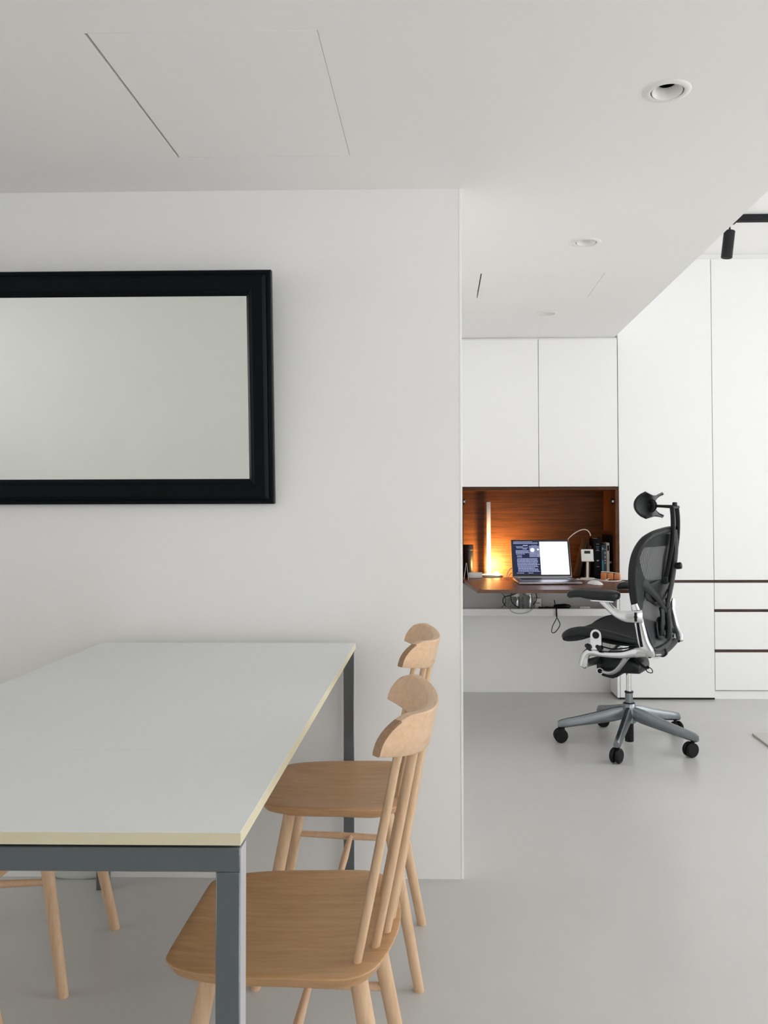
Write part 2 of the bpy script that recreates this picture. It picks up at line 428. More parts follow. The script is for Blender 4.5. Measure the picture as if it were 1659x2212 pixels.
for sx, w in ((NX0 + .018, 1), (NX1 - .018, -1)):
    m = MB(); m.rings_axis((sx, .07, 1.178), (sx + w * .010, .07, 1.178), .018, n=18, bev=.002); hg = m.build('flap_hinge', M['graphite'], T)
    m = MB(); m.box(min(sx, sx + w * .014), max(sx, sx + w * .014), .028, .060, 1.170, 1.186, .002, 1); m.build('hinge_arm', M['alu_dark'], hg)

T = thing('cable_shelf', 'white shallow cable shelf with raised lip below the flap desk', 'shelf', (0, CY, 0))
cab_box('shelf_board', T, NX0, NX1 - .016, .03, RY - CY - .001, .494, .506)
cab_box('lip', T, NX0, NX1 - .016, .012, .03, .494, .536)
m = MB(); m.box(WX, NX1 - .001, RY, RY + .05, 0, NZ0 - .002); struct(m.build('wall_recess', M['wall'], smooth=False))

T = thing('tall_cabinet', 'white tall cabinet beside the desk niche, behind the office chair', 'cabinet', (0, CY, 0), 0, 'tall white cabinets')
TX0, TX1, TX2 = 1.0665, 1.625, 2.30
TZ = 2.628
cab_box('carcass', T, TX0 - .002, TX1, .024, .55, .012, TZ - .003)
cab_box('side_cheek', T, TX0 - .018, TX0 - .0025, .0, .20, .012, NZ0 - .002)
cab_box('door', T, TX0, TX1 - .0015, 0, .022, .7085, TZ)
cab_box('finger_groove', T, TX0, TX1, .008, .022, .6915, .7085, M['groove'], 0)
cab_box('lower_door', T, TX0, TX1 - .0015, 0, .022, .013, .6915)
cab_box('plinth', T, TX0, TX1, .01, .5, .0, .012, M['dark_gap'], 0)  # near-black strip painting in the shadow line under the door
T = thing('tall_cabinet', 'white tall cabinet with three drawers under a tall door, at right edge', 'cabinet', (0, CY, 0), 0, 'tall white cabinets')
cab_box('carcass', T, TX1 + .0005, TX2, .024, .55, .05, TZ - .003)
cab_box('door', T, TX1 + .0015, TX2, 0, .022, .7085, TZ)
for z0, z1 in ((.5355, .6915), (.2975, .5185), (.058, .2800)):
    cab_box('drawer', T, TX1 + .0015, TX2, 0, .022, z0, z1)
for z0, z1 in ((.6915, .7085), (.5185, .5355), (.2800, .2975)):
    cab_box('finger_groove', T, TX1 + .0005, TX2, .008, .0235, z0, z1, M['groove'], 0)
cab_box('plinth', T, TX1 + .0005, TX2, .018, .5, 0, .049)
m = MB(); m.box(SX + .002, XR - .002, CY + .015, YF, TZ + .002, HZ - .001); struct(m.build('trim_3', M['wall'], smooth=False))
m = MB(); m.box(TX2 + .003, XR - .002, CY + .01, YF, 0, TZ); struct(m.build('wall_alcove', M['wall'], smooth=False))

# ---------------------------------------------------------------- track light
T = thing('track_rail', 'black ceiling track rail on the high white ceiling', 'light track', (1.08, 4.30, HZ))
m = MB(); m.box(0, 2.2, -.018, .018, -.034, -.0005, .002, 1); m.build('rail', M['black'], T)
m = MB(); m.box(.02, 2.18, -.006, .006, -.0355, -.033); m.build('slot', M['dark_gap'], T, smooth=False)
T = thing('track_spotlight', 'black cylinder spotlight hanging under the black ceiling track', 'spotlight', (1.507, 4.30, HZ - .034))
m = MB(); m.box(-.045, .03, -.012, .012, -.012, -.002, .002, 1); m.build('adapter', M['black'], T)
m = MB(); m.rings_axis((-.002, 0, -.011), (.003, 0, -.055), .005, n=12); m.build('stem', M['black'], T)
a, b = Vector((.0, 0, -.048)), Vector((-.016, .004, -.188))
m = MB(); m.rings_axis(a, b, .0285, n=28, bev=.002); m.build('lamp_body', M['black'], T)
m = MB(); m.rings_axis(b + (b - a).normalized() * -.001, b + (b - a).normalized() * .0006, .024, n=24); m.build('lens', M['rubber'], T)

# ---------------------------------------------------------------- mirror
MXR, MW, MH, FW = -.518, 1.52, .722, .080
root = thing('wall_mirror', 'large mirror in a black moulded frame leaning from the white wall', 'mirror', (MXR - MW / 2, WY - .001, 1.168))
root.rotation_euler = (math.radians(4.75), 0, 0)
# frame profile: distance inward from outer edge d, depth towards the viewer p
prof = [(0, 0), (0, .022), (.003, .026), (.010, .028), (.014, .026), (.018, .031), (.026, .034), (.052, .026), (.060, .024), (.064, .026), (.070, .024), (.080, .012), (.080, 0)]
m = MB()
def corner(d, p, i):
    x = MW / 2 - d; zlo, zhi = d, MH - d
    return [(-x, -p, zlo), (x, -p, zlo), (x, -p, zhi), (-x, -p, zhi)][i]
rings = [[corner(d, p, i) for d, p in prof] for i in range(4)]
m.loft(rings, cap=False, closed=True); m.build('frame', M['black_frame'], root, angle=25)
m = MB(); m.box(-MW / 2 + .075, MW / 2 - .075, -.014, -.009, .075, MH - .075); m.build('mirror_glass', M['mirror'], root, smooth=False)
m = MB(); m.box(-MW / 2 + .01, MW / 2 - .01, -.009, -.001, .01, MH - .01); m.build('backing_board', M['dark_gap'], root, smooth=False)

# ---------------------------------------------------------------- dining table
TX0_, TX1_, TY0, TY1, TH = -1.045, -.2600, 1.079, 2.545, .74
T = thing('dining_table', 'pale grey dining table with cream edges and slate metal frame', 'table', ((TX0_ + TX1_) / 2, (TY0 + TY1) / 2, 0))
hx, hy = (TX1_ - TX0_) / 2, (TY1 - TY0) / 2
seam = 1.437 - (TY0 + TY1) / 2
for y0, y1 in ((-hy, seam - .0003), (seam + .0003, hy)):
    m = MB(); m.box(-hx, hx, y0, y1, TH - .017, TH - .0012); e = lab(m.build('tabletop_core', M['ply_edge'], T, smooth=False), 'cream coloured board edge')
    m = MB(); m.box(-hx + .0004, hx - .0004, y0 + (.0004 if y0 < -.5 else 0), y1, TH - .0012, TH); lab(m.build('laminate_surface', M['laminate'], e, smooth=False), 'pale grey-green laminate top')
S = .0315
zt = TH - .017 - .005
m = MB(); m.box(-hx + .05, hx - .05, -hy + .05, hy - .05, zt - .004, zt + .0048); m.build('spacer_plate', M['dark_gap'], T, smooth=False)
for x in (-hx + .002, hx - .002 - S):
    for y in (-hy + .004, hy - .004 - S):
        m = MB(); m.box(x, x + S, y, y + S, 0, zt - S - .0002, .0012, 1); lg = m.build('leg', M['slate'], T)
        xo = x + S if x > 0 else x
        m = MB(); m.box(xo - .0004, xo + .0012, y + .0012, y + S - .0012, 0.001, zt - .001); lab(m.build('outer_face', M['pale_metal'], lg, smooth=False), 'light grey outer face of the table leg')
for y in (-hy + .004, hy - .004 - S):
    m = MB(); m.box(-hx + .002, hx - .002, y, y + S, zt - S, zt, .0012, 1); m.build('end_rail', M['slate'], T)
for x in (-hx + .072, hx - .072 - S):
    m = MB(); m.box(x, x + S, -hy + .004 + S, hy - .004 - S, zt - S, zt, .0012, 1); m.build('side_rail', M['slate'], T)

# ---------------------------------------------------------------- dining chairs
def make_dining_chair(loc, rz, label):
    t = thing('dining_chair', label, 'chair', loc, rz, 'beech spindle-back chairs around the dining table')
    # seat
    half = [(.190, 0), (.1895, .06), (.189, .120), (.184, .141), (.160, .163), (.110, .179), (.050, .187), (-.020, .189), (-.080, .191), (-.118, .186), (-.145, .166), (-.163, .130), (-.176, .080), (-.183, .03), (-.184, 0)]
    full = [(u, w) for u, w in half] + [(u, -w) for u, w in half[-2:0:-1]]
    out = catmull([(u, w, 0) for u, w in full], 3, True)
    c = Vector((0, 0, 0))
    def ring(s, z, inset=0.0, dish=0.0):
        r = []
        for p in out:
            q = Vector((p.x, p.y, 0)); d = q.length
            q = q * (s * (d - inset) / d)
            r.append((q.x, q.y, z))
        return r
    m = MB()
    m.loft([ring(.60, .408), ring(1, .406, .046), ring(1, .409, .038), ring(1, .4205, .0115), ring(1, .4225, .0098), ring(1, .4365, .0012), ring(1, .4380, .0004), ring(1, .4393, .0010), ring(1, .4400, .003), ring(1, .4402, .014), ring(.86, .4390), ring(.7, .4345), ring(.45, .4305), ring(.2, .4295), ring(.03, .4295)])
    m.build('seat', M['beech_seat_shaded'], t, angle=50)
    # legs and stretchers
    ft = lambda s: ((.118, .118 * s, .418), (.196, .157 * s, 0)); bt = lambda s: ((-.118, .118 * s, .418), (-.198, .157 * s, 0))
    for s in (1, -1):
        for a, b in (ft(s), bt(s)):
            a, b = Vector(a), Vector(b); m = MB()
            m.sweep([a, a.lerp(b, .3), a.lerp(b, .6), a.lerp(b, .985), b], [.0145, .0148, .0138, .0122, .0105], n=16, smooth=3); m.build('leg', M['beech_leg'], t)
    mids = []
    for s in (1, -1):
        p = Vector(ft(s)[0]).lerp(Vector(ft(s)[1]), .385); q = Vector(bt(s)[0]).lerp(Vector(bt(s)[1]), .42)
        m = MB(); m.sweep([p, p.lerp(q, .5), q], [.0075, .0095, .0075], n=12); m.build('stretcher', M['beech'], t)
        mids.append(p.lerp(q, .5))
    m = MB(); m.sweep([mids[0], mids[0].lerp(mids[1], .5), mids[1]], [.0070, .0095, .0070], n=12); m.build('stretcher', M['beech'], t)
    # crest rail: bent band, ends rounded at the top
    CU, CA, CB = -.2255, 1.21, 26.5
    def cu(w): return CU + CA * w * w + CB * w ** 4
    def cz(w): return .7505 + .75 * w * w, .8220 + .50 * w * w
    W = .189; n = 40; lean = .235; rings = []; th = .0195; RW, RH = .046, .050
    for i in range(n + 1):
        w = W * math.sin(PI / 2 * (-1 + 2 * i / n))
        z0, z1 = cz(w)
        e = W - abs(w)
        if e < RW: z1 -= RH * (1 - math.sqrt(max(0, 1 - ((RW - e) / RW) ** 2)))
        nu = Vector((1, -2 * CA * w - 4 * CB * w ** 3)).normalized()      # towards the sitter
        def pt(z, off): return (cu(w) - lean * (z - .75) + nu.x * off, w + nu.y * off, z)
        b = .0025
        rings.append([pt(z0, -th / 2 + b), pt(z0 + b, -th / 2), pt((z0 + z1) / 2, -th / 2), pt(z1 - b, -th / 2), pt(z1, -th / 2 + b), pt(z1, th / 2 - b), pt(z1 - b, th / 2), pt((z0 + z1) / 2, th / 2), pt(z0 + b, th / 2), pt(z0, th / 2 - b)])
    m = MB(); m.loft(rings); m.bm.faces.ensure_lookup_table()
    for i in range(n):
        if min(W - abs(rings[i][0][1]), W - abs(rings[i + 1][0][1])) < .014:
            for k in (3, 4, 5): m.bm.faces[i * 10 + k].material_index = 1
    for f in m.bm.faces[-2:]: f.material_index = 1
    m.build('crest_rail', [M['beech'], M['end_grain']], t, angle=40)
    for k in range(-3, 4):
        wb, wt = k * .0462, k * .0490
        ub = -.166 + 2.4 * wb * wb
        zt_ = cz(wt)[0] + .010
        p, q = Vector((ub, wb, .434)), Vector((cu(wt) - lean * .01, wt, zt_))
        m = MB(); m.sweep([p, p.lerp(q, .35), p.lerp(q, .7), q], [.0072, .0076, .0068, .0058], n=12, smooth=4); m.build('spindle', M['beech_leg'], t)
    return t
A = make_dining_chair((-.255, 1.468, 0), PI, 'pale wood spindle-back chair nearest the camera, tucked under the table, whole seat visible')
def put(o, loc, rz, label):
    c = copy_tree(o); c.location = loc; c.rotation_euler = (0, 0, rz); c['label'] = label; return c
put(A, (-.252, 2.167, 0), PI, 'pale wood spindle-back chair nearest the white wall, partly behind the nearer chair')
put(A, (-1.093, 2.131, 0), 0, 'wooden chair left of the table near the wall, two pale legs seen below the rail')
put(A, (-1.093, 1.560, 0), 0, 'chair at lower left behind the table, only the tip of one leg showing')

# ---------------------------------------------------------------- pale bag at the wall foot
m = MB(); rings = []
for i, (z, hw, d) in enumerate([(0.0005, .035, .010), (.004, .062, .016), (.012, .085, .021), (.03, .105, .024), (.08, .110, .026), (.16, .112, .026), (.24, .108, .022), (.30, .095, .015), (.33, .08, .008)]):
    rings.append([(hw * math.cos(2 * PI * k / 24), d * .42 * math.sin(2 * PI * k / 24), z) for k in range(24)])
m.loft(rings)
o = m.build('cloth_bag', M['bag']); o.location = (-1.135, 2.586, 0)
tag(o, 'pale grey-green rounded cloth bag against the wall foot under the table', 'bag')

# ---------------------------------------------------------------- rug
m = MB(); m.box(1.562, 3.4, 2.0, 4.22, .0005, .011, .003, 2); tag(m.build('rug', M['rug']), 'corner of a pale rug on the grey floor at right edge', 'rug')

# ---------------------------------------------------------------- office chair (local x = forward, y = sitter's left, z = up)
T = thing('office_chair', 'black mesh office chair with headrest and polished metal arms before the desk', 'office chair', (.914, 4.065, 0), math.radians(149.5))
def P(name, mb, mat, parent=T, label=None, **k):
    o = mb.build(name, M[mat], parent, **k)
    if label: lab(o, label)
    return o
# five-star base with castors; world angles of the feet -> local
m = MB(); m.lathe([(.027, .198), (.031, .192), (.032, .17), (.035, .13), (.036, .108), (.026, .100)], 28, None, 0, True)
BASE = P('base_hub', m, 'alu_dark')
m = MB(); m.rings_axis((0, 0, .012), (0, 0, .098), .021, n=20, bev=.002); P('cylinder_foot', m, 'rubber')
for k in range(5):
    a = math.radians(180 + 72 * k - 4 - 149.5); c, s = math.cos(a), math.sin(a)
    m = MB(); rr = [(.022, .152, .021, .030), (.07, .142, .021, .034), (.15, .124, .020, .029), (.23, .108, .0185, .0245), (.30, .095, .018, .0215), (.334, .088, .0175, .0195), (.343, .086, .014, .014)]
    rings = []
    for r, z, hw, hh in rr:
        ring = []
        for q in range(14):
            b = 2 * PI * (q + .5) / 14; cc, ss = math.cos(b), math.sin(b)
            y = hw * math.copysign(abs(cc) ** .6, cc) * (0.72 if ss > .2 else 1.0); zz = hh * math.copysign(abs(ss) ** .6, ss)
            ring.append((c * r - s * y, s * r + c * y, z + zz))
        rings.append(ring)
    m.loft(rings); P('base_leg', m, 'alu_dark')
    # castor
    hx_, hy_ = c * .318, s * .318; ca = [math.radians(x - 149.5) for x in (4, 52, 22, 110, 165)][k]; fx, fy = math.cos(ca), math.sin(ca)
    m = MB(); m.rings_axis((hx_, hy_, .045), (hx_, hy_, .074), .009, n=12)
    m.sweep([(hx_ + fx * .004, hy_ + fy * .004, .052), (hx_ - fx * .012, hy_ - fy * .012, .050), (hx_ - fx * .026, hy_ - fy * .026, .040)], [.010, .010, .007], n=8)
    cst = P('caster', m, 'black')
    for sd in (1, -1):
        wx, wy = hx_ - fx * .012 - fy * .004 * sd, hy_ - fy * .012 + fx * .004 * sd
        m = MB(); m.rings_axis((wx, wy, .0342), (wx - fy * .019 * sd, wy + fx * .019 * sd, .0342), .0335, n=28, bev=.006); P('wheel', m, 'rubber', cst)
# gas lift
m = MB(); m.rings_axis((0, 0, .196), (0, 0, .250), .0185, n=24); P('lower_column', m, 'alu_dark')
m = MB(); m.rings_axis((0, 0, .190), (0, 0, .200), .0285, n=28, bev=.003); P('column_ring', m, 'black')
m = MB(); m.rings_axis((0, 0, .246), (0, 0, .254), .0215, n=24, bev=.002); P('column_ring', m, 'black')
m = MB(); m.rings_axis((0, 0, .25), (0, 0, .36), .0130, n=24); P('gas_cylinder', m, 'chrome')
# tilt mechanism housing
m = MB(); rings = []
for u, z0, z1, hw in ((-.080, .362, .400, .070), (-.074, .356, .408, .082), (-.02, .354, .428, .088), (.012, .352, .432, .088), (.03, .332, .434, .09), (.055, .322, .434, .09), (.105, .328, .430, .088), (.132, .352, .418, .08), (.142, .372, .40, .06)):
    r = .012; rings.append([(u, -hw + r, z0), (u, hw - r, z0), (u, hw, z0 + r), (u, hw, z1 - r), (u, hw - r, z1), (u, -hw + r, z1), (u, -hw, z1 - r), (u, -hw, z0 + r)])
m.loft(rings); P('tilt_mechanism', m, 'graphite', angle=50)
m = MB(); m.sweep([(-.06, .09, .43), (-.10, .10, .40), (-.13, .105, .395)], [.006, .007, .004], n=8); m.sweep([(-.118, .10, .404), (-.143, .106, .392), (-.146, .108, .376), (-.124, .103, .376), (-.112, .10, .39)], .0022, n=6); P('tilt_lever', m, 'black')
# swing arms: polished tubes from the front pivot along the side to the back joint
for s in (1, -1):
    m = MB(); m.sweep([(.139, s * .254, .402), (.137, s * .254, .406), (.134, s * .255, .425), (.123, s * .256, .456), (.098, s * .256, .474), (.03, s * .256, .469), (-.05, s * .254, .474), (-.115, s * .250, .490), (-.160, s * .246, .492)],
                      [.014, .021, .022, .019, .017, .014, .017, .024, .020], n=16); sw = P('swing_arm', m, 'alu')
    m = MB(); m.rings_axis((.134, s * .242, .412), (.122, s * .09, .406), .0185, n=20, bev=.002); P('cross_tube', m, 'alu_dark', sw)
    m = MB(); m.sweep([(.098, s * .115, .362), (.05, s * .135, .361), (.008, s * .16, .381), (-.033, s * .195, .424), (-.066, s * .225, .460)], [.010, .0105, .0115, .0125, .012], n=12); P('lower_link', m, 'alu')
    m = MB(); m.rings_axis((.100, s * .098, .362), (.100, s * .127, .362), .0165, n=20, bev=.002); pv = P('link_pivot', m, 'alu')
    m = MB(); m.rings_axis((.100, s * .126, .362), (.100, s * .129, .362), .0115, n=18); P('pivot_cap', m, 'rubber', pv)
    # seat pivot bracket
    m = MB(); out = []
    for q in range(13):
        a = PI * q / 12; out.append((.067 + .0265 * math.cos(a), .5555 + .0265 * math.sin(a)))
    out += [(.0405, .515), (.046, .488), (.092, .488), (.0935, .515)]
    m.loft([[(u, s * .252, z) for u, z in out], [(u, s * .272, z) for u, z in out]]); br = P('pivot_bracket', m, 'alu', angle=30)
    m = MB(); m.rings_axis((.067, s * .27, .5555), (.067, s * .2745, .5555), .0165, n=24, bev=.001); P('pivot_cap', m, 'rubber', br)
    for u in (.100, .048):
        m = MB(); m.rings_axis((u, s * .252, .497), (u, s * .284, .497), .0125, n=14, bev=.003); m.rings_axis((u + .012, s * .254, .503), (u + .012, s * .276, .503), .009, n=12, bev=.002); P('tilt_knob', m, 'black')
    # upright at the side of the back, with its dark slot
    m = MB()
    m.sweep([(-.178, s * .240, .476), (-.170, s * .254, .50), (-.152, s * .260, .54), (-.139, s * .263, .60), (-.126, s * .264, .66), (-.112, s * .264, .708)], [.022, .028, .026, .023, .021, .016], [.013, .013, .011, .010, .010, .009], up=(1, 0, 0), n=14, power=2.8); up_ = P('upright', m, 'alu')
    m = MB(); m.sweep([(-.147, s * .2705, .520), (-.138, s * .2735, .575), (-.130, s * .2745, .632)], [.0065, .0070, .0065], [.0025] * 3, up=(1, 0, 0), n=8); P('slot', m, 'rubber', up_)
    m = MB(); m.rings_axis((-.178, s * .236, .478), (-.178, s * .2545, .478), .0085, n=16); P('bolt', m, 'rubber', up_)
    # armrest bracket
    m = MB()
    m.sweep([(-.150, s * .266, .656), (-.125, s * .275, .655), (-.085, s * .284, .652), (-.045, s * .288, .662), (-.012, s * .290, .685), (.016, s * .290, .712), (.022, s * .290, .722)], [.030, .030, .026, .020, .016, .019, .022], [.014, .017, .018, .018, .017, .017, .017], up=(0, 0, 1), n=14, power=2.6); ab = P('armrest_bracket', m, 'alu')
    du, dz = (0, 0) if s > 0 else (-.045, -.013)
    m = MB(); m.box(-.035 + du, .075 + du, s * .290 - .028, s * .290 + .028, .7155 + dz, .7235 + dz, .003, 2); P('pad_plate', m, 'alu', ab)
    m = MB(); m.sweep([(-.128, s * .2925, .635), (-.128, s * .294, .675)], [.006, .006], [.004, .004], up=(1, 0, 0), n=10, smooth=2); P('lock_slot', m, 'rubber', ab)
    m = MB(); m.rings_axis((-.128, s * .286, .655), (-.128, s * .301, .655), .017 if s < 0 else .007, n=20, bev=.003); P('height_wheel', m, 'rubber', ab)
    # arm pad
    m = MB(); rings = []
    for u, z, hw, hh in ((-.052, .745, .012, .006), (-.048, .745, .030, .016), (-.03, .7455, .043, .0225), (.03, .7465, .047, .024), (.09, .747, .046, .0235), (.125, .7495, .044, .0205), (.155, .7475, .042, .0200), (.180, .742, .036, .0195), (.191, .7400, .024, .013), (.194, .7395, .008, .005)):
        ring = []
        for q in range(16):
            b = 2 * PI * q / 16; ring.append((u + du, s * .290 + hw * math.copysign(abs(math.cos(b)) ** .75, math.cos(b)), z + dz + hh * math.copysign(abs(math.sin(b)) ** .8, math.sin(b))))
        rings.append(ring)
    m.loft(rings); P('arm_pad', m, 'graphite', angle=60)
# seat pan: rim and mesh
side = [(-.128, .175, .532), (-.120, .215, .535), (-.095, .240, .538), (-.03, .256, .552), (.06, .256, .565), (.13, .252, .568), (.19, .243, .556), (.235, .222, .535), (.252, .18, .522)]
loop = side + [(.262, .09, .520), (.264, 0, .520), (.262, -.09, .520)] + [(u, -w, z) for u, w, z in side[::-1]] + [(-.131, -.10, .530), (-.132, 0, .528), (-.131, .10, .530)]
rz_ = [.012, .013, .014, .017, .020, .021, .022, .019, .015, .014, .014, .014] + [.015, .019, .022, .021, .020, .017, .014, .013, .012] + [.012] * 3
m = MB(); m.sweep(loop, rz_, .016, up=(0, 0, 1), n=12, smooth=4, closed=True); P('seat_rim', m, 'graphite')
def prof_at(u):
    for (a, b) in zip(side[:-1], side[1:]):
        if a[0] <= u <= b[0]:
            t = (u - a[0]) / (b[0] - a[0]); return a[1] + (b[1] - a[1]) * t, a[2] + (b[2] - a[2]) * t
    return side[-1][1], side[-1][2]
m = MB(); nu, nw = 26, 18; V = []; F = []
for i in range(nu + 1):
    u = -.128 + (.250 + .128) * i / nu; hw, z = prof_at(u)
    for j in range(nw + 1):
        q = -1 + 2 * j / nw; V.append((u + (.012 * (1 - q * q) if i == nu else 0), q * hw, z + .010 - .022 * (1 - q * q) * math.sin(PI * min(1, max(0, (u + .14) / .36)))))
for i in range(nu):
    for j in range(nw): a = i * (nw + 1) + j; F.append((a, a + 1, a + nw + 2, a + nw + 1))
m.add(V, F); P('seat_mesh', m, 'fabric')
# thick front lip and side flank
m = MB(); rings = []
for w in [x * .25 for x in (-.96, -.9, -.75, -.5, -.25, 0, .25, .5, .75, .9, .96)]:
    k = 1 - max(0, abs(w) / .25 - .7) * 1.1; pts_ = []
    for q in range(14):
        b = 2 * PI * q / 14; uu, zz = .085 * k * math.cos(b), .024 * k * math.sin(b)
        pts_.append((.187 + uu * .95 + zz * .3, w, .532 + zz - (uu / .085) * .020))
    rings.append(pts_)
m.loft(rings); P('front_lip', m, 'fabric')
m = MB()
for s in (1, -1):
    m.sweep([(.09, s * .2, .530), (0, s * .21, .522), (-.06, s * .2, .518), (-.11, s * .17, .516)], [.012, .013, .012, .010], [.03, .03, .03, .03], up=(0, 0, 1), n=10)
P('seat_frame', m, 'black')
m = MB(); m.box(-.055, -.015, -.05, .05, .42, .53, .006, 2); P('seat_carrier', m, 'black')
m = MB(); m.sweep([(.05, .24, .50), (.0, .235, .492), (-.05, .22, .497), (-.09, .19, .505)], .0035, n=6); P('tilt_cable', m, 'rubber')
# back frame
half = [(-.160, 0, .474), (-.159, .09, .477), (-.155, .146, .492), (-.146, .182, .545), (-.132, .216, .62), (-.113, .246, .70), (-.108, .267, .79), (-.112, .277, .87), (-.128, .275, .94), (-.152, .250, .992), (-.176, .195, 1.020), (-.199, .10, 1.036), (-.210, 0, 1.042)]
loop = half + [(u, -w, z) for u, w, z in half[-2:0:-1]]
ra = [.017, .017, .016, .015, .016, .019, .020, .020, .020, .019, .018, .017, .017]; rb = [.017, .016, .013, .011, .011, .012, .013, .014, .014, .015, .015, .015, .015]
m = MB(); m.sweep(loop, ra + ra[-2:0:-1], rb + rb[-2:0:-1], up=(1, 0, 0), n=14, smooth=5, closed=True, power=2.4); P('back_frame', m, 'graphite')
# inner collar of the frame at the top and thin inner lip along the bottom
def back_edge(z):
    for a, b in zip(half[2:-1], half[3:]):
        if a[2] <= z <= b[2]:
            t = (z - a[2]) / (b[2] - a[2]); return a[0] + (b[0] - a[0]) * t, a[1] + (b[1] - a[1]) * t
    return (half[2][0], half[2][1]) if z < half[2][2] else (half[-1][0], .05)
def back_mid(z): return -.158 - .042 * max(0, (z - .70)) / .32 + .012 * math.exp(-((z - .68) / .10) ** 2)
def back_pt(q, z, off=0.0):
    ue, hw = back_edge(z); um = back_mid(z)
    return Vector((um + (ue - um) * abs(q) ** 1.8 + off, q * hw, z))
def sheet(q0, q1, z0, z1, off, nq=16, nz=24, shape=None):
    V = []; F = []
    for i in range(nz + 1):
        z = z0 + (z1 - z0) * i / nz
        for j in range(nq + 1):
            q = q0 + (q1 - q0) * j / nq
            V.append(back_pt(q, z if shape is None else shape(q, z), off))
    for i in range(nz):
        for j in range(nq): a = i * (nq + 1) + j; F.append((a, a + 1, a + nq + 2, a + nq + 1))
    return V, F
m = MB(); m.add(*sheet(-.97, .97, .49, 1.025, 0, 28, 36)); P('back_mesh', m, 'pellicle')
m = MB(); m.add(*sheet(-.93, .93, .965, 1.022, -.008, 28, 6)); P('top_collar', m, 'graphite')
for s in (1, -1):      # opaque side webs where the spine arms reach the frame
    V = []; F = []
    for i in range(17):
        z = .655 + .265 * i / 16; wq = .05 + .24 * math.sin(PI * (i / 16) ** .8) ** 1.1
        for j in range(5): V.append(back_pt(s * (.99 - wq * j / 4), z, -.006))
    for i in range(16):
        for j in range(4): a = i * 5 + j; F.append((a, a + 1, a + 6, a + 5))
    m = MB(); m.add(V, F); P('side_web', m, 'black')
# lumbar pad (rounded slab) and sacral pad
def slab(w0, z0, z1, off, th, n=20):
    m = MB(); rings = []
    for i in range(9):
        t = i / 8; z = z0 + (z1 - z0) * t; k = (1 - abs(2 * t - 1) ** 4) ** .25 if 0 < t < 1 else .55
        ring = []
        for q in range(n):
            b = 2 * PI * q / n; w = w0 * k * math.copysign(abs(math.cos(b)) ** .6, math.cos(b))
            hw = back_edge(z)[1]; p = back_pt(max(-1, min(1, w / hw)), z, off); ring.append((p.x + th * math.sin(b), p.y, z))
        rings.append(ring)
    m.loft(rings); return m
P('lumbar_pad', slab(.185, .702, .806, -.010, .007), 'black')
P('sacral_pad', slab(.085, .520, .625, -.012, .010), 'graphite')
m = MB(); m.sweep([(-.172, .04, .67), (-.180, .050, .64), (-.178, .06, .58), (-.174, .062, .545)], [.018, .024, .020, .012], [.010] * 4, up=(0, 1, 0), n=10)
m.rings_axis((-.172, .03, .553), (-.186, .03, .553), .016, n=16, bev=.003); P('sacral_arm', m, 'black')
# Y-shaped spine
m = MB()
m.sweep([(-.229, 0, 1.040), (-.233, 0, .95), (-.222, 0, .85), (-.210, 0, .78), (-.194, 0, .70), (-.184, 0, .655)], [.030, .030, .030, .036, .028, .016], [.008] * 6, up=(0, 1, 0), n=10); P('spine', m, 'black')
for s in (1, -1):
    m = MB(); m.sweep([(-.132, s * .205, .800), (-.148, s * .170, .778), (-.164, s * .12, .742), (-.178, s * .06, .696), (-.186, s * .006, .655)], [.030, .026, .020, .016, .014], [.006] * 5, up=(0, 0, 1), n=10); P('spine_arm', m, 'black')
m = MB(); m.sweep([(-.187, 0, .665), (-.190, -.008, .60), (-.187, -.014, .55), (-.181, -.016, .522)], [.012, .014, .013, .010], n=10); P('spine_tail', m, 'graphite')
m = MB(); m.sweep([(-.168, .205, .480), (-.164, .10, .462), (-.163, 0, .459), (-.164, -.10, .462), (-.168, -.205, .480)], [.016, .017, .018, .017, .016], n=12); P('back_crossbar', m, 'graphite')
m = MB(); m.rings_axis((-.163, .008, .458), (-.163, -.016, .458), .025, n=18, bev=.003); P('crossbar_clamp', m, 'black')
m = MB(); m.rings_axis((-.176, .19, .462), (-.176, .10, .450), .005, n=10); m.rings_axis((-.184, .19, .474), (-.183, .10, .462), .004, n=10); P('tension_rod', m, 'chrome')
# headrest
m = MB(); rings = []
for i in range(29):
    q = math.sin(PI / 2 * (-1 + 2 * i / 28)); w = q * .152; e = abs(q)
    k = 1 - .16 * max(0, (e - .88) / .12) ** 3
    hh = (.051 + .016 * e ** 1.7) * k; zc = 1.152 + .005 * e * e; uf = -.096 + .018 * e * e; dep = .036 + .016 * e
    outer, inner = [], []
    for j in range(13):
        v = -1 + 2 * j / 12
        d = .72 * abs(v) ** 2.2 + .28 * abs(v) ** 8
        outer.append((uf - dep * d, w, zc + hh * v)); inner.append((uf - .013 - (dep - .008) * d, w, zc + (hh - .006) * v))
    rings.append(outer + inner[::-1])
m.loft(rings); HR = P('headrest', m, 'graphite', angle=60)
for s in (1, -1):
    m = MB(); m.sweep([(-.098, s * .016, 1.185), (-.124, s * .018, 1.168), (-.128, s * .018, 1.146), (-.102, s * .016, 1.120)], [.006] * 4, [.012] * 4, up=(0, 1, 0), n=8); P('headrest_lug', m, 'black', HR)
m = MB(); m.rings_axis((-.118, -.03, 1.153), (-.118, .03, 1.153), .0055, n=10); m.sweep([(-.118, 0, 1.153), (-.17, 0, 1.151), (-.232, 0, 1.148)], [.006, .007, .009], n=10); P('headrest_stem', m, 'black')
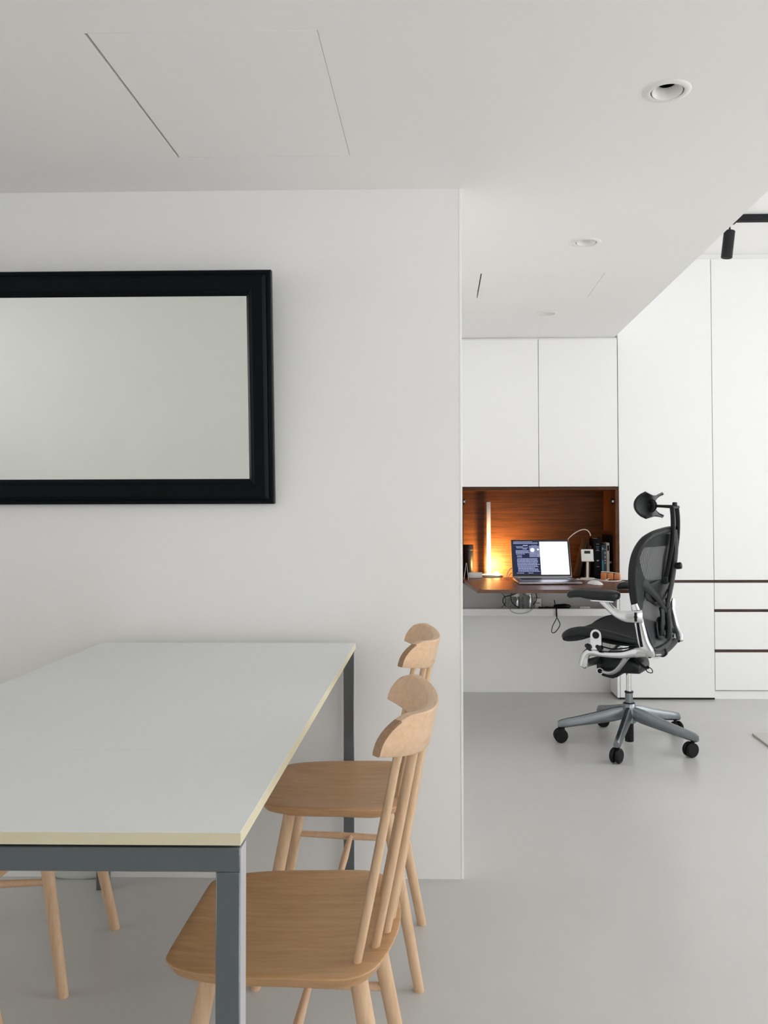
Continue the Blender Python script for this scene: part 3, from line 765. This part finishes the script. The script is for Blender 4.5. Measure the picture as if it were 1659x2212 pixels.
m = MB(); m.rings_axis((-.229, -.060, 1.146), (-.229, .055, 1.146), .0085, n=14, bev=.002); m.rings_axis((-.229, 0, 1.150), (-.229, 0, 1.170), .0115, n=16, bev=.003); cl = P('headrest_clamp', m, 'black')
m = MB(); m.rings_axis((-.229, -.061, 1.146), (-.229, -.074, 1.146), .0065, .002, n=12); P('clamp_tip', m, 'alu', cl)
for s in (1, -1):
    m = MB(); m.sweep([(-.227, s * .042, 1.150), (-.231, s * .043, 1.10), (-.231, s * .043, 1.04), (-.225, s * .042, .97), (-.211, s * .042, .89), (-.200, s * .042, .835), (-.192, s * .042, .80)], [.007] * 7, [.0105] * 7, up=(0, 1, 0), n=8, power=3.5); ps = P('headrest_post', m, 'black')
    m = MB(); m.box(-.206, -.180, s * .042 - .010, s * .042 + .010, .785, .822, .003, 1); P('post_clip', m, 'graphite', ps)
m = MB(); m.rings_axis((-.232, 0, .868), (-.258, 0, .872), .016, n=16, bev=.003); P('headrest_knob', m, 'black')

# ---------------------------------------------------------------- things on the flap desk
DZ = .7084
# laptop
T = thing('laptop', 'open grey laptop on the flap desk, its screen half dark half white', 'laptop', (.615, 4.830, DZ), math.radians(1.8))
LW, LD = .178, .150
m = MB(); m.box(-LW, LW, -LD, LD, .002, .0145, .003, 2); m.rings_axis((-LW + .03, LD - .003, .0145), (LW - .03, LD - .003, .0145), .005, n=10); P('base', m, 'space_grey', T)
m = MB()
for x in (-.15, .15):
    for y in (-.13, .13): m.rings_axis((x, y, .0), (x, y, .0025), .008, n=12)
P('rubber_feet', m, 'rubber', T)
m = MB(); m.box(-.140, .140, .000, .132, .0143, .0149); kb = P('keyboard', m, 'key', T, smooth=False)
m = MB()
for r in range(6):
    nk = 14; y = .128 - r * .0205
    for k in range(nk):
        if r == 5 and 4 <= k <= 8: continue
        x = -.132 + k * .264 / nk; m.box(x + .001, x + .264 / nk - .001, y - .0175, y, .0148, .0156)
    if r == 5: m.box(-.132 + 4 * .264 / nk + .001, -.132 + 9 * .264 / nk - .001, y - .0175, y, .0148, .0156)
o = P('keys', m, 'key', kb, smooth=False); o['kind'] = 'stuff'
m = MB(); m.box(-.07, .07, -.142, -.012, .0143, .0148); P('trackpad', m, 'space_grey', T, smooth=False)
lid = bpy.data.objects.new('lid', None); COL.objects.link(lid); lid.parent = T; lid.location = (0, LD + .002, .016); lid.rotation_euler = (math.radians(-23), 0, 0)
SH = .240
m = MB(); m.box(-LW, LW, 0, .006, .001, SH, .0028, 2); P('lid_shell', m, 'space_grey', lid)
m = MB(); m.box(-LW + .002, LW - .002, -.0007, .001, .005, SH - .002, .0006, 1); P('bezel', m, 'key', lid, smooth=False)
sx0, sx1, sz0, sz1 = -.166, .166, .020, SH - .012
xm = -.166 + .332 * .485
m = MB(); m.box(sx0, xm, -.0012, -.0006, sz0, sz1); P('dark_window', m, 'screen_dark', lid, smooth=False)
m = MB(); m.box(xm, sx1, -.0012, -.0006, sz0 - .004, sz1 - .002); P('white_window', m, 'screen_white', lid, smooth=False)
def W(px, py): return sx0 + (px - 270) / 640 * (xm - sx0), sz1 - (py - 205) / 730 * (sz1 - sz0)
m = MB()
def bar(x0, x1, y, h=14):
    a, b = W(x0, y); c, d = W(x1, y + h); m.box(a, c, -.0015, -.0010, d, b)
bar(275, 870, 228, 34)
P('toolbar', m, 'screen_grey', lid, smooth=False)
m = MB(); a, b = W(655, 305); c, d = W(905, 560); m.box(a, xm, -.0015, -.0010, d, b); P('grey_panel', m, 'screen_grey', lid, smooth=False)
m = MB()
for x in range(285, 740, 42): bar(x, x + 30, 208, 12)
rnd = random.Random(3)
def words(x0, x1, y, h=13):
    x = x0
    while x < x1 - 6:
        l = rnd.uniform(18, 60); bar(x, min(x1, x + l), y, h); x += l + 7
for x0, x1, y in ((340, 510, 318), (355, 625, 345), (500, 605, 370), (330, 640, 405), (330, 640, 430), (330, 645, 455), (335, 545, 482), (355, 470, 520), (355, 475, 548), (360, 845, 588), (350, 835, 614), (350, 850, 640), (352, 850, 665), (352, 830, 690), (352, 890, 716), (355, 830, 740), (358, 850, 766), (362, 765, 792), (372, 840, 815), (362, 850, 842), (365, 880, 868), (330, 505, 906), (605, 720, 906)): words(x0, x1, y)
bar(510, 625, 288, 20); bar(725, 745, 290, 14); bar(768, 790, 290, 14); bar(812, 835, 290, 14); bar(680, 790, 460, 12); bar(845, 890, 490, 14); bar(845, 890, 525, 14)
P('text_lines', m, 'screen_text', lid, smooth=False)
m = MB(); x, z = W(733, 400); m.rings_axis((x, -.0018, z), (x, -.0010, z), .0125, n=24); x, z = W(868, 388); m.rings_axis((x, -.0018, z), (x, -.0010, z), .0055, n=16); P('round_icons', m, 'screen_white', lid, smooth=False)

# lamp
T = thing('desk_lamp', 'slim white upright desk lamp glowing warm at its round base', 'lamp', (.325, 5.215, DZ))
m = MB(); m.lathe([(.001, 0), (.064, 0), (.066, .003), (.066, .010), (.063, .013), (.001, .014)], 40); P('base', m, 'white_plastic', T)
m = MB(); m.box(-.033, -.007, .016, .026, .012, .468, .003, 2); P('stem', m, 'white_plastic', T)
m = MB(); m.box(-.032, -.022, .017, .025, .468, .474, .002, 1); P('touch_button', m, 'black', T)
m = MB(); m.lathe([(.0215, .0135), (.0205, .022), (.015, .030), (.007, .034), (.0005, .035)], 24, Matrix.Translation((.024, -.040, 0))); P('glowing_dome', m, 'glow', T)
ld = bpy.data.lights.new('lamp_light', 'AREA'); ld.shape = 'DISK'; ld.size = .03; ld.energy = 13.5; ld.color = (1.0, .58, .20)
lo = bpy.data.objects.new('lamp_light', ld); lo.location = (.014, -.048, .052); lo.rotation_euler = (math.radians(108), 0, 0); lo.parent = T; COL.objects.link(lo)   # shines back onto the niche wall

# dark canister at the left, white charger box and card in front
T = thing('canister', 'glossy black cylinder canister left of the glowing lamp', 'canister', (.1745, 5.215, DZ))
m = MB(); m.lathe([(.001, 0), (.0325, 0), (.0335, .002), (.0335, .196), (.0315, .2), (.001, .2)], 36); P('body', m, 'black', T)
m = MB(); m.lathe([(.0338, .165), (.0342, .166), (.0342, .176), (.0338, .177)], 36); P('band', m, 'graphite', T)
T = thing('charger', 'small white box charger lying between canister and lamp base', 'charger', (.212, 5.115, DZ))
m = MB(); m.box(-.040, .046, -.022, .022, 0, .035, .006, 3); P('body', m, 'white_plastic', T)
m = MB(); m.box(.0455, .0465, -.008, .008, .012, .018); P('socket', m, 'key', T, smooth=False)
T = thing('card_stand', 'thin white folded card leaning at the left end of the desk', 'card', (.1535, 5.02, DZ))
m = MB(); m.loft([[(-.012, 0, 0), (-.009, 0, 0), (-.009, .03, 0), (-.012, .03, 0)], [(.002, .012, .098), (.004, .012, .098), (.004, .02, .098), (.002, .02, .098)]]); P('back_leaf', m, 'white_plastic', T, smooth=False)
m = MB(); m.loft([[(.015, 0, 0), (.018, 0, 0), (.018, .03, 0), (.015, .03, 0)], [(.005, .012, .096), (.007, .012, .096), (.007, .02, .096), (.005, .02, .096)]]); P('front_leaf', m, 'white_plastic', T, smooth=False)

# phone stand
T = thing('phone_stand', 'white phone stand with a slotted square plate on a thin stem', 'phone stand', (.888, 5.03, DZ))
m = MB(); m.lathe([(.001, 0), (.042, 0), (.044, .002), (.044, .006), (.042, .008), (.001, .009)], 36); P('base', m, 'white_plastic', T)
m = MB(); m.rings_axis((0, 0, .008), (0, 0, .112), .0072, n=18, bev=.001); P('stem', m, 'white_plastic', T)
lean = Matrix.Translation((0, 0, .108)) @ Matrix.Rotation(math.radians(-12), 4, 'X')
m = MB(); m.box(-.037, .037, -.008, -.002, 0, .072, .0028, 2, lean)
m.box(-.037, .037, -.022, -.004, -.004, .003, .002, 1, lean); P('plate', m, 'white_plastic', T)
m = MB(); m.box(-.018, .018, -.0086, -.0076, .045, .062, 0, 1, lean); P('slot', m, 'graphite', T, smooth=False)

# mouse
m = MB(); rings = []
for i, (x, hw, h) in enumerate(((-.056, .008, .006), (-.053, .018, .0105), (-.045, .026, .0155), (-.02, .030, .021), (.01, .030, .0225), (.035, .0285, .018), (.048, .024, .012), (.055, .014, .007), (.057, .006, .005))):
    rings.append([(hw * math.cos(2 * PI * k / 20), x, .0015 + (h * math.sin(2 * PI * k / 20) if math.sin(2 * PI * k / 20) > 0 else .0015 * math.sin(2 * PI * k / 20))) for k in range(20)])
m.loft(rings); o = m.build('computer_mouse', M['white_plastic'], angle=60); o.location = (.872, 4.700, DZ); o.rotation_euler = (0, 0, math.radians(18))
tag(o, 'white computer mouse on the flap desk right of the laptop', 'mouse')

# books
def book(x, y, w, d, h, mat, label, prints=(), tilt=0.0, yaw_=0.0):
    t = thing('book', label, 'book', (x, y, DZ + w * math.sin(tilt) + .0002), yaw_, 'books at the right end of the niche')
    R = Matrix.Rotation(tilt, 4, 'Y')
    m = MB(); c = .0022 if w > .014 else .0014
    m.box(0, w, 0, c, 0, h, .0006, 1, R); m.box(0, c, c, d, 0, h, .0005, 1, R); m.box(w - c, w, c, d, 0, h, .0005, 1, R); P('cover', m, mat, t)
    m = MB(); m.box(c, w - c, c, d - .004, .003, h - .003, 0, 1, R); P('page_block', m, 'pages', t, smooth=False)
    for z0, z1, k, mt in prints:
        m = MB(); m.box(w * (.5 - k / 2), w * (.5 + k / 2), -.0004, .0002, h * z0, h * z1, 0, 1, R); P('spine_print', m, mt, t, smooth=False)
    return t
book(.932, 5.045, .043, .16, .243, 'book_black', 'thick black book, leftmost of the upright ones, small grey spine lettering', [(.86, .87, .4, 'print_grey'), (.79, .80, .45, 'print_grey'), (.70, .71, .45, 'print_grey'), (.74, .75, .3, 'print_grey'), (.44, .47, .3, 'print_grey'), (.30, .31, .35, 'print_grey')])
book(.9755, 5.040, .0135, .13, .205, 'book_navy', 'thin navy book with light blue spine band beside the thick black book', [(.08, .14, .8, 'print_grey'), (.16, .55, .7, 'print_blue'), (.86, .92, .7, 'print_grey')])
book(.9895, 5.042, .0155, .14, .206, 'book_teal', 'thin dark teal book with grey spine writing, left of the cream book', [(.45, .48, .6, 'print_grey'), (.52, .56, .6, 'print_grey'), (.60, .68, .5, 'print_grey'), (.72, .80, .5, 'print_grey'), (.85, .88, .5, 'print_grey')])
book(1.0055, 5.035, .0165, .14, .218, 'book_cream', 'cream spined book standing among dark books', [(.78, .93, .6, 'book_black'), (.12, .18, .4, 'book_brown'), (.50, .68, .25, 'print_grey')])
book(1.0225, 5.060, .021, .20, .262, 'book_black', 'tallest black book against the right niche side', [(.35, .40, .5, 'print_grey')])
book(.8420, 5.12, .0115, .17, .240, 'book_brown', 'dark brown notebook leaning furthest over toward the upright books', (), .24)
book(.8805, 5.10, .0110, .15, .200, 'book_brown', 'shorter brown notebook leaning behind the phone stand stem', (), .12)
book(.9035, 5.10, .0105, .15, .195, 'book_rust', 'rust red notebook leaning on the thick black book', (), .07)

# orange leather cable roll
T = thing('leather_roll', 'orange leather cord organiser roll at the right end of the desk', 'organiser', (1.010, 4.955, DZ), math.radians(-16))
for k in range(3):
    m = MB(); m.box(-.056 + k * .0385, -.020 + k * .0385, -.018, .018, .002, .046 - k * .003, .008, 3); P('leather_segment', m, 'leather', T)
m = MB(); m.box(-.052, .054, -.014, .014, .0005, .012, .002, 1); P('leather_strap', m, 'book_rust', T)
m = MB(); m.sweep([(-.054, -.012, .050), (-.02, -.008, .051), (.02, -.01, .046), (.056, -.012, .043)], .0022, n=6); m.sweep([(-.005, -.02, .012), (-.018, -.026, .006), (-.03, -.034, .0035)], .0025, n=6); P('cord', m, 'white_plastic', T)

# cables
def cable(label, pts, r, mat, name='cable', cat='cable', smooth=6, group=None):
    m = MB(); m.sweep(pts, r, n=8, smooth=smooth); o = m.build(name, M[mat]); return tag(o, label, cat, group)
cable('white cable arching from behind the laptop screen to beside the books', [(.800, 5.16, .712), (.770, 5.16, .80), (.765, 5.15, .88), (.788, 5.14, .942), (.830, 5.13, .983), (.875, 5.125, 1.004), (.905, 5.12, 1.000), (.921, 5.115, .978), (.922, 5.115, .966)], .0030, 'white_plastic')
cable('white cable looping over the desk around the mouse side to the leather roll', [(.806, 4.985, DZ + .003), (.85, 4.965, DZ + .003), (.90, 4.925, DZ + .003), (.96, 4.872, DZ + .003), (1.02, 4.868, DZ + .003), (1.062, 4.91, DZ + .003), (1.060, 4.948, DZ + .003)], .0027, 'white_plastic')
cable('white cable bunched at the foot of the phone stand', [(.83, 5.06, DZ + .003), (.835, 4.99, DZ + .003), (.86, 4.965, DZ + .010), (.90, 4.955, DZ + .010), (.95, 4.968, DZ + .003), (.985, 4.90, DZ + .003)], .0026, 'white_plastic')
cable('white cable curling up between the lamp base and the laptop', [(.405, 5.10, DZ + .003), (.415, 5.11, DZ + .035), (.432, 5.12, DZ + .055), (.455, 5.12, DZ + .066), (.48, 5.11, DZ + .070)], .0026, 'white_plastic')
cable('lower white cable curling beside the lamp base', [(.385, 5.04, DZ + .005), (.41, 5.06, DZ + .006), (.422, 5.10, DZ + .018), (.44, 5.13, DZ + .03), (.47, 5.135, DZ + .032)], .0024, 'white_plastic')

# ---------------------------------------------------------------- things on the cable shelf
SZ = .5065
def jar(x, y, r, h, label, lidm):
    t = thing('glass_jar', label, 'jar', (x, y, SZ), 0, 'clear jars on the cable shelf')
    m = MB(); m.lathe([(.001, .0), (r * .92, 0), (r, .006), (r, h * .78), (r * .86, h * .9), (r * .86, h), (r * .80, h), (r * .80, h * .9), (r * .93, h * .77), (r * .93, .009), (.001, .006)], 28); P('glass', m, 'jar_glass', t)
    m = MB(); m.lathe([(r * .88, h - .004), (r * .90, h - .002), (r * .90, h + .012), (r * .84, h + .014), (.001, h + .014)], 28); P('lid', m, lidm, t)
jar(.452, 5.085, .034, .098, 'clear glass jar with white lid, left one on the cable shelf', 'white_plastic')
jar(.530, 5.075, .033, .108, 'clear glass jar with pale lid, right one on the cable shelf', 'space_grey')
T = thing('power_adapter', 'white power adapter standing beside the glass jars under the desk', 'adapter', (.592, 5.08, SZ))
m = MB(); m.box(-.020, .020, -.022, .022, 0, .085, .006, 3); P('body', m, 'white_plastic', T)
m = MB(); m.box(-.012, .012, -.0226, -.021, .05, .06); P('label_plate', m, 'print_grey', T, smooth=False)
T = thing('wall_adapter', 'black square plug adapter on the wall behind the cable shelf', 'adapter', (.648, RY - .001, .640))
m = MB(); m.box(-.022, .022, -.032, 0, -.020, .024, .004, 2); P('body', m, 'black', T)
m = MB(); m.box(-.04, .04, -.006, 0, -.040, .040, .002, 1); P('socket_plate', m, 'white_plastic', T)
T = thing('cable_box', 'small white cable box on the shelf, near the chair armrest', 'box', (.873, 5.06, SZ))
m = MB(); m.box(-.032, .032, -.02, .02, 0, .036, .004, 2); P('body', m, 'white_plastic', T); m = MB(); m.box(-.026, .026, -.0205, -.0195, .022, .024); P('seam', m, 'print_grey', T, smooth=False)
m = MB(); rings = []
for x, r in ((-.05, .003), (-.04, .010), (-.01, .013), (.02, .015), (.045, .011), (.056, .003)): rings.append([(x, r * 1.3 * math.cos(2 * PI * k / 12), .036 + r * math.sin(2 * PI * k / 12)) for k in range(12)])
m.loft(rings); m.box(-.045, .05, -.010, .010, 0, .030, .004, 1); o = m.build('cable_pouch', M['black']); o.location = (.735, 5.06, SZ); tag(o, 'black cable pouch where the black loop hangs over the shelf lip', 'pouch')
T = thing('power_strip', 'dark low power strip along the shelf behind the lip', 'power strip', (.645, 5.045, SZ))
m = MB(); m.box(-.05, .05, -.014, .014, 0, .034, .004, 2); P('body', m, 'black', T); m = MB(); m.box(-.008, .008, -.006, .006, .034, .037, .001, 1); P('switch', m, 'book_rust', T)
ly = CY + .0085
cable('black cord loop hanging over the white shelf lip', [(.712, 5.05, .556), (.700, 4.998, .546), (.696, 4.984, .544), (.693, ly - .004, .532), (.693, ly - .004, .520), (.694, ly - .004, .490), (.686, ly - .004, .470), (.668, ly - .004, .435), (.662, ly - .004, .405), (.668, ly - .004, .395), (.684, ly - .004, .400), (.706, ly - .004, .428), (.711, ly - .004, .450), (.700, ly - .004, .475), (.690, ly - .004, .495), (.690, ly - .004, .532), (.690, 4.984, .545), (.690, 5.0, .548), (.688, 5.04, .58)], .0026, 'rubber', 'cord_loop', 'cord')
cable('thin grey cable drooping over the shelf lip before the jars', [(.395, 5.07, .565), (.405, 5.02, .560), (.410, 4.997, .545), (.412, 4.983, .544), (.416, ly - .004, .533), (.420, ly - .003, .526), (.440, ly - .003, .513), (.48, ly - .003, .508), (.52, ly - .003, .516), (.545, ly - .004, .533), (.546, 4.983, .544), (.546, 5.0, .547), (.560, 5.02, .575)], .0020, 'print_grey')
cable('black cable coiled around the right glass jar', [(.395, 5.02, .545), (.378, 5.03, .57), (.385, 5.03, .60), (.43, 5.03, .612), (.50, 5.025, .640), (.560, 5.03, .640), (.580, 5.03, .61), (.575, 5.03, .575), (.545, 5.02, .545)], .0026, 'rubber')
cable('dark cable coiled around the left glass jar', [(.470, 5.02, .54), (.440, 5.025, .56), (.425, 5.025, .595), (.435, 5.025, .63), (.48, 5.025, .655), (.54, 5.03, .66)], .0026, 'rubber')
cable('thin black cable hanging from the desk underside to the shelf', [(.30, 5.08, .684), (.335, 5.07, .655), (.37, 5.05, .625), (.392, 5.03, .595), (.39, 5.03, .56), (.37, 5.04, .535)], .0018, 'rubber')
